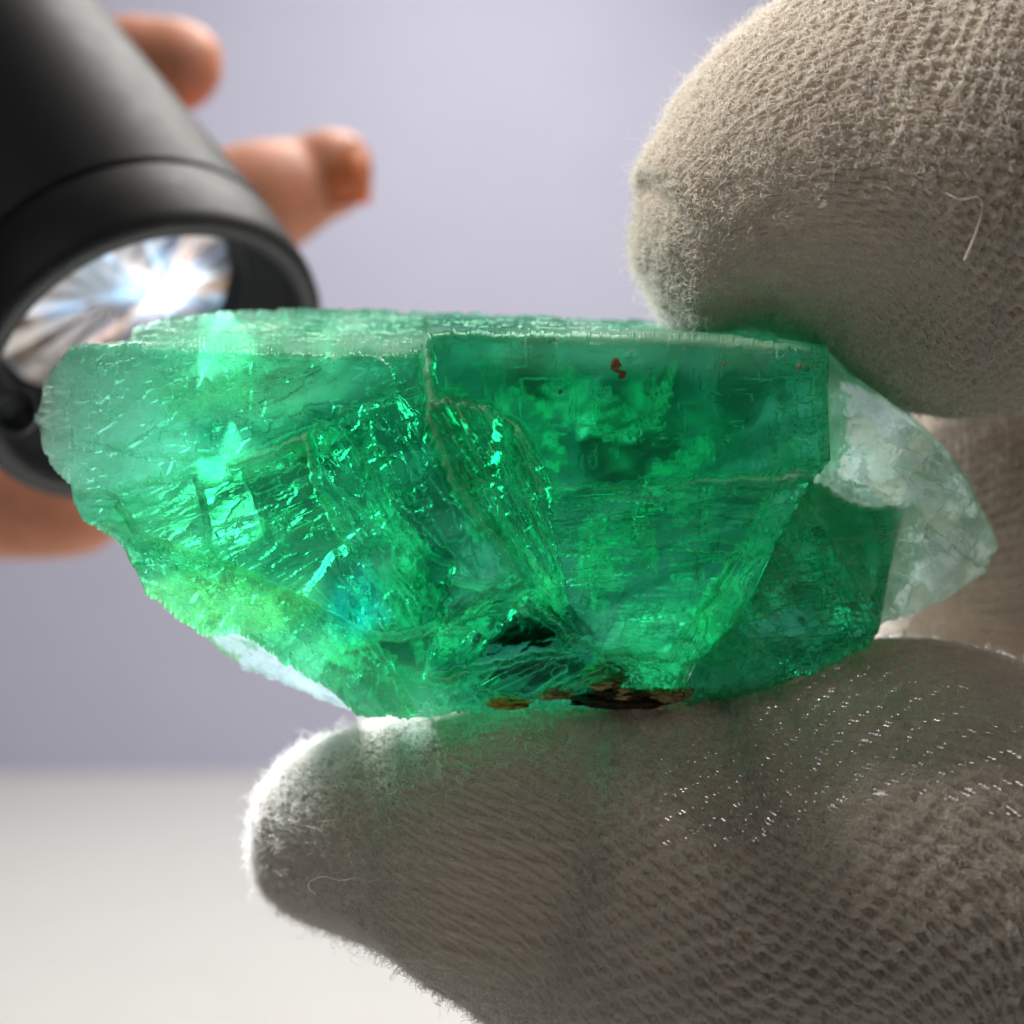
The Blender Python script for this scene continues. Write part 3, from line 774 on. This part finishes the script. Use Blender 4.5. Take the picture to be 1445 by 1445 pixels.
def knit(w, c):
    """height 0..1 of a jersey stitch: w counts cords, c counts stitches along a cord"""
    row = np.floor(w)
    ph = 0.5*(row % 2)+0.13*hash2(row, row*0, 3)
    cc = c+ph
    ww = w+0.20*np.sin(2*np.pi*cc)
    fw = ww-np.floor(ww)-0.5
    fat = 0.40+0.07*np.cos(2*np.pi*cc)
    cord = np.sqrt(np.clip(1-(fw/fat)**2, 0, 1))
    fc = cc-np.floor(cc)-0.5
    pit = np.exp(-(fc/0.26)**2-((np.abs(fw)-0.5)/0.30)**2)
    twist = 0.10*np.cos(2*np.pi*(2.2*cc+2.0*fw))*cord
    return np.clip(0.25+0.75*cord+twist-0.75*pit, 0, 1)

def cloth_mat(name, col, trans=0.35):
    m, nt, out = new_mat(name)
    n = noise_tex(nt, 1500, 4, 0.7)
    r = ramp(nt, n.outputs['Fac'], [(0.3, tuple(c*0.86 for c in col)), (0.7, col)])
    d = N(nt, 'ShaderNodeBsdfDiffuse'); nt.links.new(r.outputs[0], d.inputs[0]); d.inputs['Roughness'].default_value = 1
    t = N(nt, 'ShaderNodeBsdfTranslucent'); nt.links.new(r.outputs[0], t.inputs[0])
    bp = N(nt, 'ShaderNodeBump'); bp.inputs['Strength'].default_value = 0.7; bp.inputs['Distance'].default_value = 0.0002
    n2 = noise_tex(nt, 6000, 4, 0.8); nt.links.new(n2.outputs['Fac'], bp.inputs['Height'])
    nt.links.new(bp.outputs[0], d.inputs['Normal'])
    nt.links.new(mix_sh(nt, trans, d.outputs[0], t.outputs[0]), out.inputs['Surface']); return m
M_cloth = cloth_mat('white_cotton_knit', (0.74, 0.67, 0.595), 0.32)
M_fibre = cloth_mat('cotton_fibre', (0.95, 0.92, 0.87), 0.40)

def skin_mat(name, col, sss=0.25):
    m, nt, out = new_mat(name)
    b = N(nt, 'ShaderNodeBsdfPrincipled'); b.inputs['Base Color'].default_value = (*col, 1)
    b.inputs['Roughness'].default_value = 0.5
    b.inputs['Subsurface Weight'].default_value = sss; b.inputs['Subsurface Radius'].default_value = (1.0, 0.3, 0.15); b.inputs['Subsurface Scale'].default_value = 0.003
    n = noise_tex(nt, 300, 5, 0.6)
    r = ramp(nt, n.outputs['Fac'], [(0.35, tuple(c*0.88 for c in col)), (0.65, tuple(min(1, c*1.1) for c in col))])
    nt.links.new(r.outputs[0], b.inputs['Base Color'])
    nt.links.new(b.outputs[0], out.inputs['Surface']); return m

# ------------------------------------------------------------------ gloved hand
hand = empty('gloved_hand', (5.5, 1.5, -3.0))
tag(hand, 'hand in a fuzzy white knit cotton glove pinching the crystal', 'gloved hand')
M_gskin = skin_mat('skin_under_glove', (0.62, 0.36, 0.25), 0.2)

def fibres(name, S, Nn, parent, count, lmin, lmax, seed, weight=None, rad=0.0011, npts=6, curl=0.55, lay=0.6):
    r = np.random.default_rng(seed)
    a = S.reshape(-1, 3); nn = Nn.reshape(-1, 3)
    vis = (nn[:, 1] < 0.45) & (np.abs(a[:, 0]) < 3.8) & (np.abs(a[:, 2]) < 3.8)
    idx = np.flatnonzero(vis)
    if weight is not None:
        p = weight.ravel()[idx]; p = p/p.sum(); pick = r.choice(idx, count, p=p)
    else: pick = r.choice(idx, count)
    pos = a[pick]+r.normal(0, 0.004, (count, 3)); nrm = nn[pick]
    L = lmin+(lmax-lmin)*r.random(count)**3
    d = nrm*(1-lay)+r.normal(0, 0.55, (count, 3)); d /= np.linalg.norm(d, axis=1)[:, None]
    pts = np.zeros((count, npts, 3)); pts[:, 0] = pos-nrm*0.006
    for k in range(1, npts):
        pts[:, k] = pts[:, k-1]+d*(L/(npts-1))[:, None]
        d = d+r.normal(0, curl, (count, 3)); d /= np.linalg.norm(d, axis=1)[:, None]
    cu = bpy.data.hair_curves.new(name)
    cu.add_curves([npts]*count)
    base = np.array(parent.matrix_basis.translation)
    cu.attributes['position'].data.foreach_set('vector', (pts*CM-base).astype(np.float32).ravel())
    ra = cu.attributes.get('radius') or cu.attributes.new('radius', 'FLOAT', 'POINT')
    tap = np.linspace(1, 0.45, npts)[None]*np.ones((count, 1))*rad*CM
    ra.data.foreach_set('value', tap.astype(np.float32).ravel())
    cu.materials.append(M_fibre)
    o = bpy.data.objects.new(name, cu); sc.collection.objects.link(o); o.parent = parent
    return tag(o, kind='stuff')

def glove_finger(name, pts, ns, nt_, wale, course, twist, seed, nfuzz, loose=None, amp=0.036):
    S, n, ss, th, Rr = tube(pts, ns, nt_)
    Rm = np.percentile(Rr, 70)
    nw = max(8, round(2*np.pi*Rm/wale))
    A = th[None]/(2*np.pi); sv = ss[:, None]
    wob = 0.45*fbm(sv*1.2+0*A, np.cos(th)[None]*1.5+np.sin(th)[None]*0.7, seed, 3)
    w = A*nw + twist*sv + wob
    c = sv/course + 0.5*fbm(sv*1.5, np.sin(th)[None]*2, seed+9, 3)
    kh = knit(w, c)
    fade = np.clip(Rr/Rm*1.3-0.25, 0.1, 1)[:, None]
    patch = 0.70+0.9*fbm(sv*1.1+7, np.cos(th)[None]*1.6+np.sin(th)[None]*1.2, seed+2, 3)
    big = 0.05*fbm(sv*0.9+3, np.cos(th)[None]*1.2+np.sin(th)[None]*2.1, seed+4, 3)
    crease = 0.03*np.abs(fbm(sv*1.6+1, np.cos(th)[None]*0.9+np.sin(th)[None]*0.9, seed+5, 2))
    small = 0.012*fbm(sv*11, A*nw*0.8, seed+6, 4)
    S2 = S+n*(kh*amp*fade*np.clip(patch, 0.25, 1.2)*np.clip(0.55+0.28*sv, 0.5, 1.5)+big-crease+small)[..., None]
    N2 = surf_normals(S2)
    if (N2*n).sum() < 0: N2 = -N2
    F = grid_faces(ns, nt_, wrap_c=True)
    thr = np.full(kh.shape, 0.06)
    cut = np.zeros(kh.shape, bool)
    if loose is not None:      # open stitches in front; rear cloth cut away so bright background shows as dots
        (x0, x1, z0, z1) = loose
        q = S/(D+S[..., 1:2])*D*PX; lx = q[..., 0]+722.5; lz = 722.5-q[..., 2]
        m = np.clip(np.minimum(np.minimum(lx-x0, x1-lx), np.minimum(lz-z0, z1-lz))/60, 0, 1)
        front = n[..., 1] < 0.1
        var = 0.5+1.1*fbm(sv*3, A*40, seed+31, 3)
        row_ = np.floor(w+0*c); st_ = np.floor(c+0.5*(row_ % 2)+0.13*hash2(row_, row_*0, 3))
        thr = np.where(front & (m > 0.05), np.where(hash2(row_, st_, 71) < 0.34*np.clip(var*1.6, 0.15, 1), 0.17+0.34*m*hash2(row_, st_, 72), 0.02), thr)
        cut = (~front) & (m > 0.05) & ((kh < 0.62) | (m > 0.5))
    hv = ((kh < thr) & (fade > 0.75)) | cut
    keep = hv.ravel()[F].sum(1) < 4
    o = mesh_np(name, S2.reshape(-1, 3), [F[keep]], M_cloth, hand, True)
    fibres(name+'_fuzz', S2, N2, hand, nfuzz, 0.03, 0.15, seed+20, rad=0.0017, npts=8, curl=0.8, lay=0.75)
    fibres(name+'_fuzz', S2, N2, hand, nfuzz//40, 0.12, 0.32, seed+40, rad=0.0012, npts=14, curl=0.5, lay=0.9)
    sh = np.clip((ss-0.45)/0.35, 0.02, 1)
    return S-n*(Rr-np.clip(Rr*0.4, Rr-0.6, None)*sh)[:, None, None]+np.array([0, 0.0, -0.35])*np.clip((Rr-0.45)/0.4, 0, 1)[:, None, None] if name == 'glove_thumb' else S-n*np.clip(Rr*0.6, 0.0, 0.6)[:, None, None]+np.array([0, 0.0, -0.35])*np.clip((Rr-0.45)/0.4, 0, 1)[:, None, None]

thumb_pts = [(390, 1166, 1.75, 2), (393, 1166, 1.75, 42), (403, 1168, 1.73, 70), (420, 1172, 1.68, 92), (446, 1176, 1.58, 110), (490, 1175, 1.36, 134), (560, 1174, 1.10, 154), (625, 1186, 0.90, 177), (705, 1210, 0.7, 208), (800, 1235, 0.72, 242), (900, 1253, 0.74, 267), (1000, 1266, 0.78, 282), (1100, 1256, 0.84, 288), (1200, 1240, 0.9, 312), (1290, 1240, 0.95, 330), (1390, 1285, 1.0, 330), (1500, 1330, 1.1, 330), (1700, 1380, 1.3, 340), (1900, 1400, 1.6, 350)]
index_pts = [(909, 376, 0.75, 2), (914, 374, 0.75, 48), (932, 369, 0.76, 86), (966, 358, 0.78, 124), (1014, 326, 0.8, 162), (1092, 288, 0.86, 228), (1182, 266, 0.95, 286), (1292, 256, 1.02, 322), (1445, 244, 1.05, 330), (1600, 215, 1.2, 335), (1800, 220, 1.6, 340)]
mid_pts = [(1172, 770, 2.5, 2), (1178, 770, 2.5, 50), (1200, 768, 2.55, 100), (1250, 764, 2.6, 150), (1330, 758, 2.7, 184), (1445, 752, 2.8, 196), (1600, 760, 2.9, 205), (1800, 800, 2.9, 215)]
sk = []
THUMB_TWIST = -7.0
sk.append(glove_finger('glove_thumb', thumb_pts, 760, 1000, 0.092, 0.125, THUMB_TWIST, 3, 210000, loose=(1060, 1600, 1000, 1270)))
sk.append(glove_finger('glove_index_finger', index_pts, 620, 900, 0.088, 0.115, -1.5, 5, 100000, loose=(1120, 1370, 60, 330)))
sk.append(glove_finger('glove_middle_finger', mid_pts, 300, 420, 0.10, 0.068, 1.5, 8, 6000))
Vs, Fs, off = [], [], 0
for s in sk:
    q = s[::6, ::6]; Vs.append(q.reshape(-1, 3)); Fs.append(grid_faces(q.shape[0], q.shape[1], wrap_c=True)+off); off += q.shape[0]*q.shape[1]
mesh_np('skin', np.concatenate(Vs), Fs, M_gskin, hand, True)
S, n, ss, th, Rr = tube([(1750, 240, 1.6, 10), (1760, 260, 1.7, 300), (1850, 500, 2.2, 420), (1900, 850, 2.4, 440), (1900, 1200, 2.2, 420), (1900, 1500, 2.0, 300), (1900, 1520, 2.0, 10)], 120, 160)
mesh_np('glove_palm', S.reshape(-1, 3), [grid_faces(120, 160, wrap_c=True)], M_cloth, hand, True)

# loose threads
def thread(name, pts, rad, mat, parent):
    c = catmull(pts, 60); C = P(c[:, 0], c[:, 1], c[:, 2])
    C += np.cumsum(rng.normal(0, 0.0015, C.shape), 0)*0.6
    T = np.gradient(C, axis=0); T /= np.linalg.norm(T, axis=1)[:, None]
    U = np.cross(T, [0.3, 1, 0.2]); U /= np.linalg.norm(U, axis=1)[:, None]; W = np.cross(T, U)
    th = np.linspace(0, 2*np.pi, 6, endpoint=False)
    V = C[:, None]+(U[:, None]*np.cos(th)[None, :, None]+W[:, None]*np.sin(th)[None, :, None])*rad
    mesh_np(name, V.reshape(-1, 3), [grid_faces(60, 6, wrap_c=True)], mat, parent, True)
thread('loose_thread', [(1335, 272, -0.33), (1348, 278, -0.36), (1362, 280, -0.36), (1382, 276, -0.38), (1390, 290, -0.38), (1384, 318, -0.36), (1372, 350, -0.34), (1365, 366, -0.32)], 0.006, M_fibre, hand)
thread('loose_thread', [(445, 1262, -0.0), (436, 1256, -0.04), (438, 1244, -0.05), (460, 1236, -0.06), (480, 1242, -0.06), (505, 1238, -0.08), (520, 1244, -0.08), (535, 1240, -0.08)], 0.004, M_fibre, hand)

# ------------------------------------------------------------------ bare hand holding the torch
bare = empty('bare_hand', P(-300, 400, 8))
tag(bare, 'bare hand gripping the black torch from behind with blurred fingertips showing', 'hand')
M_skin = skin_mat('skin', (0.68, 0.29, 0.18), 0.4)
M_nail = skin_mat('fingernail', (0.72, 0.20, 0.08), 0.3)
f2 = [(527, 246, 7.4, 1), (525, 246, 7.4, 18), (519, 245, 7.4, 33), (508, 244, 7.4, 47), (494, 243, 7.4, 56), (474, 243, 7.4, 62), (454, 249, 7.4, 63), (436, 257, 7.4, 64), (408, 268, 7.3, 74), (370, 282, 7.2, 84), (310, 305, 7.1, 88), (240, 335, 7.1, 86), (150, 360, 7.3, 90), (0, 380, 7.6, 92), (-200, 400, 8, 100), (-320, 400, 8.0, 100)]
f1 = [(314, 96, 7.0, 1), (312, 96, 7.0, 18), (306, 95, 7.0, 33), (295, 94, 7.0, 47), (280, 93, 7.0, 57), (258, 93, 7.0, 65), (225, 95, 7.0, 70), (180, 100, 7.0, 76), (100, 120, 7.1, 82), (0, 150, 7.3, 88), (-200, 230, 8, 100), (-320, 280, 8.0, 100)]
f3 = [(168, 735, 7.2, 2), (160, 735, 7.2, 30), (140, 732, 7.2, 46), (90, 730, 7.2, 58), (0, 720, 7.3, 70), (-120, 680, 7.5, 90), (-260, 560, 8, 120), (-320, 480, 8, 120)]
Vs, Fs, off = [], [], 0
for f in (f1, f2, f3):
    S, n, ss, th, Rr = tube(f, 90, 48); Vs.append(S.reshape(-1, 3)); Fs.append(grid_faces(90, 48, wrap_c=True)+off); off += 90*48
S, n, ss, th, Rr = tube([(-340, 120, 8.2, 5), (-340, 130, 8.2, 160), (-345, 250, 8.3, 230), (-350, 420, 8.3, 240), (-350, 580, 8.2, 200), (-350, 660, 8.2, 5)], 60, 48)
Vs.append(S.reshape(-1, 3)); Fs.append(grid_faces(60, 48, wrap_c=True)+off)
ho = mesh_np('skin', np.concatenate(Vs), Fs, M_skin, bare, True)
rm = ho.modifiers.new('remesh', 'REMESH'); rm.mode = 'VOXEL'; rm.voxel_size = 0.0006; rm.use_smooth_shade = True
sm = ho.modifiers.new('smooth', 'SMOOTH'); sm.factor = 0.5; sm.iterations = 8
def nail(px, py, y, rx, rz, ang):
    u, v = np.meshgrid(np.linspace(-1, 1, 13), np.linspace(-1, 1, 9))
    k = 1-0.25*np.clip(u, 0, 1)**3*np.abs(v)
    X = u*rx*k; Z = v*rz; Yv = 0.15*v**2+0.16*np.clip(u, 0, 1)**3+0.03*np.clip(-u, 0, 1)**2
    a = math.radians(ang); c = P(px, py, y)
    V = np.stack([X*math.cos(a)-Z*math.sin(a)+c[0], Yv+c[1], X*math.sin(a)+Z*math.cos(a)+c[2]], -1).reshape(-1, 3)
    B = V+np.array([0, 0.05, 0])
    F = grid_faces(9, 13)
    ring = np.concatenate([np.arange(13), np.arange(1, 9)*13+12, 8*13+np.arange(11, -1, -1), np.arange(7, 0, -1)*13]); rn = np.roll(ring, -1)
    mesh_np('fingernail', np.concatenate([V, B]), [F, F[:, ::-1]+117, np.stack([ring, rn, rn+117, ring+117], -1)], M_nail, bare, True)
nail(486, 240, 6.93, 0.26, 0.32, 8)
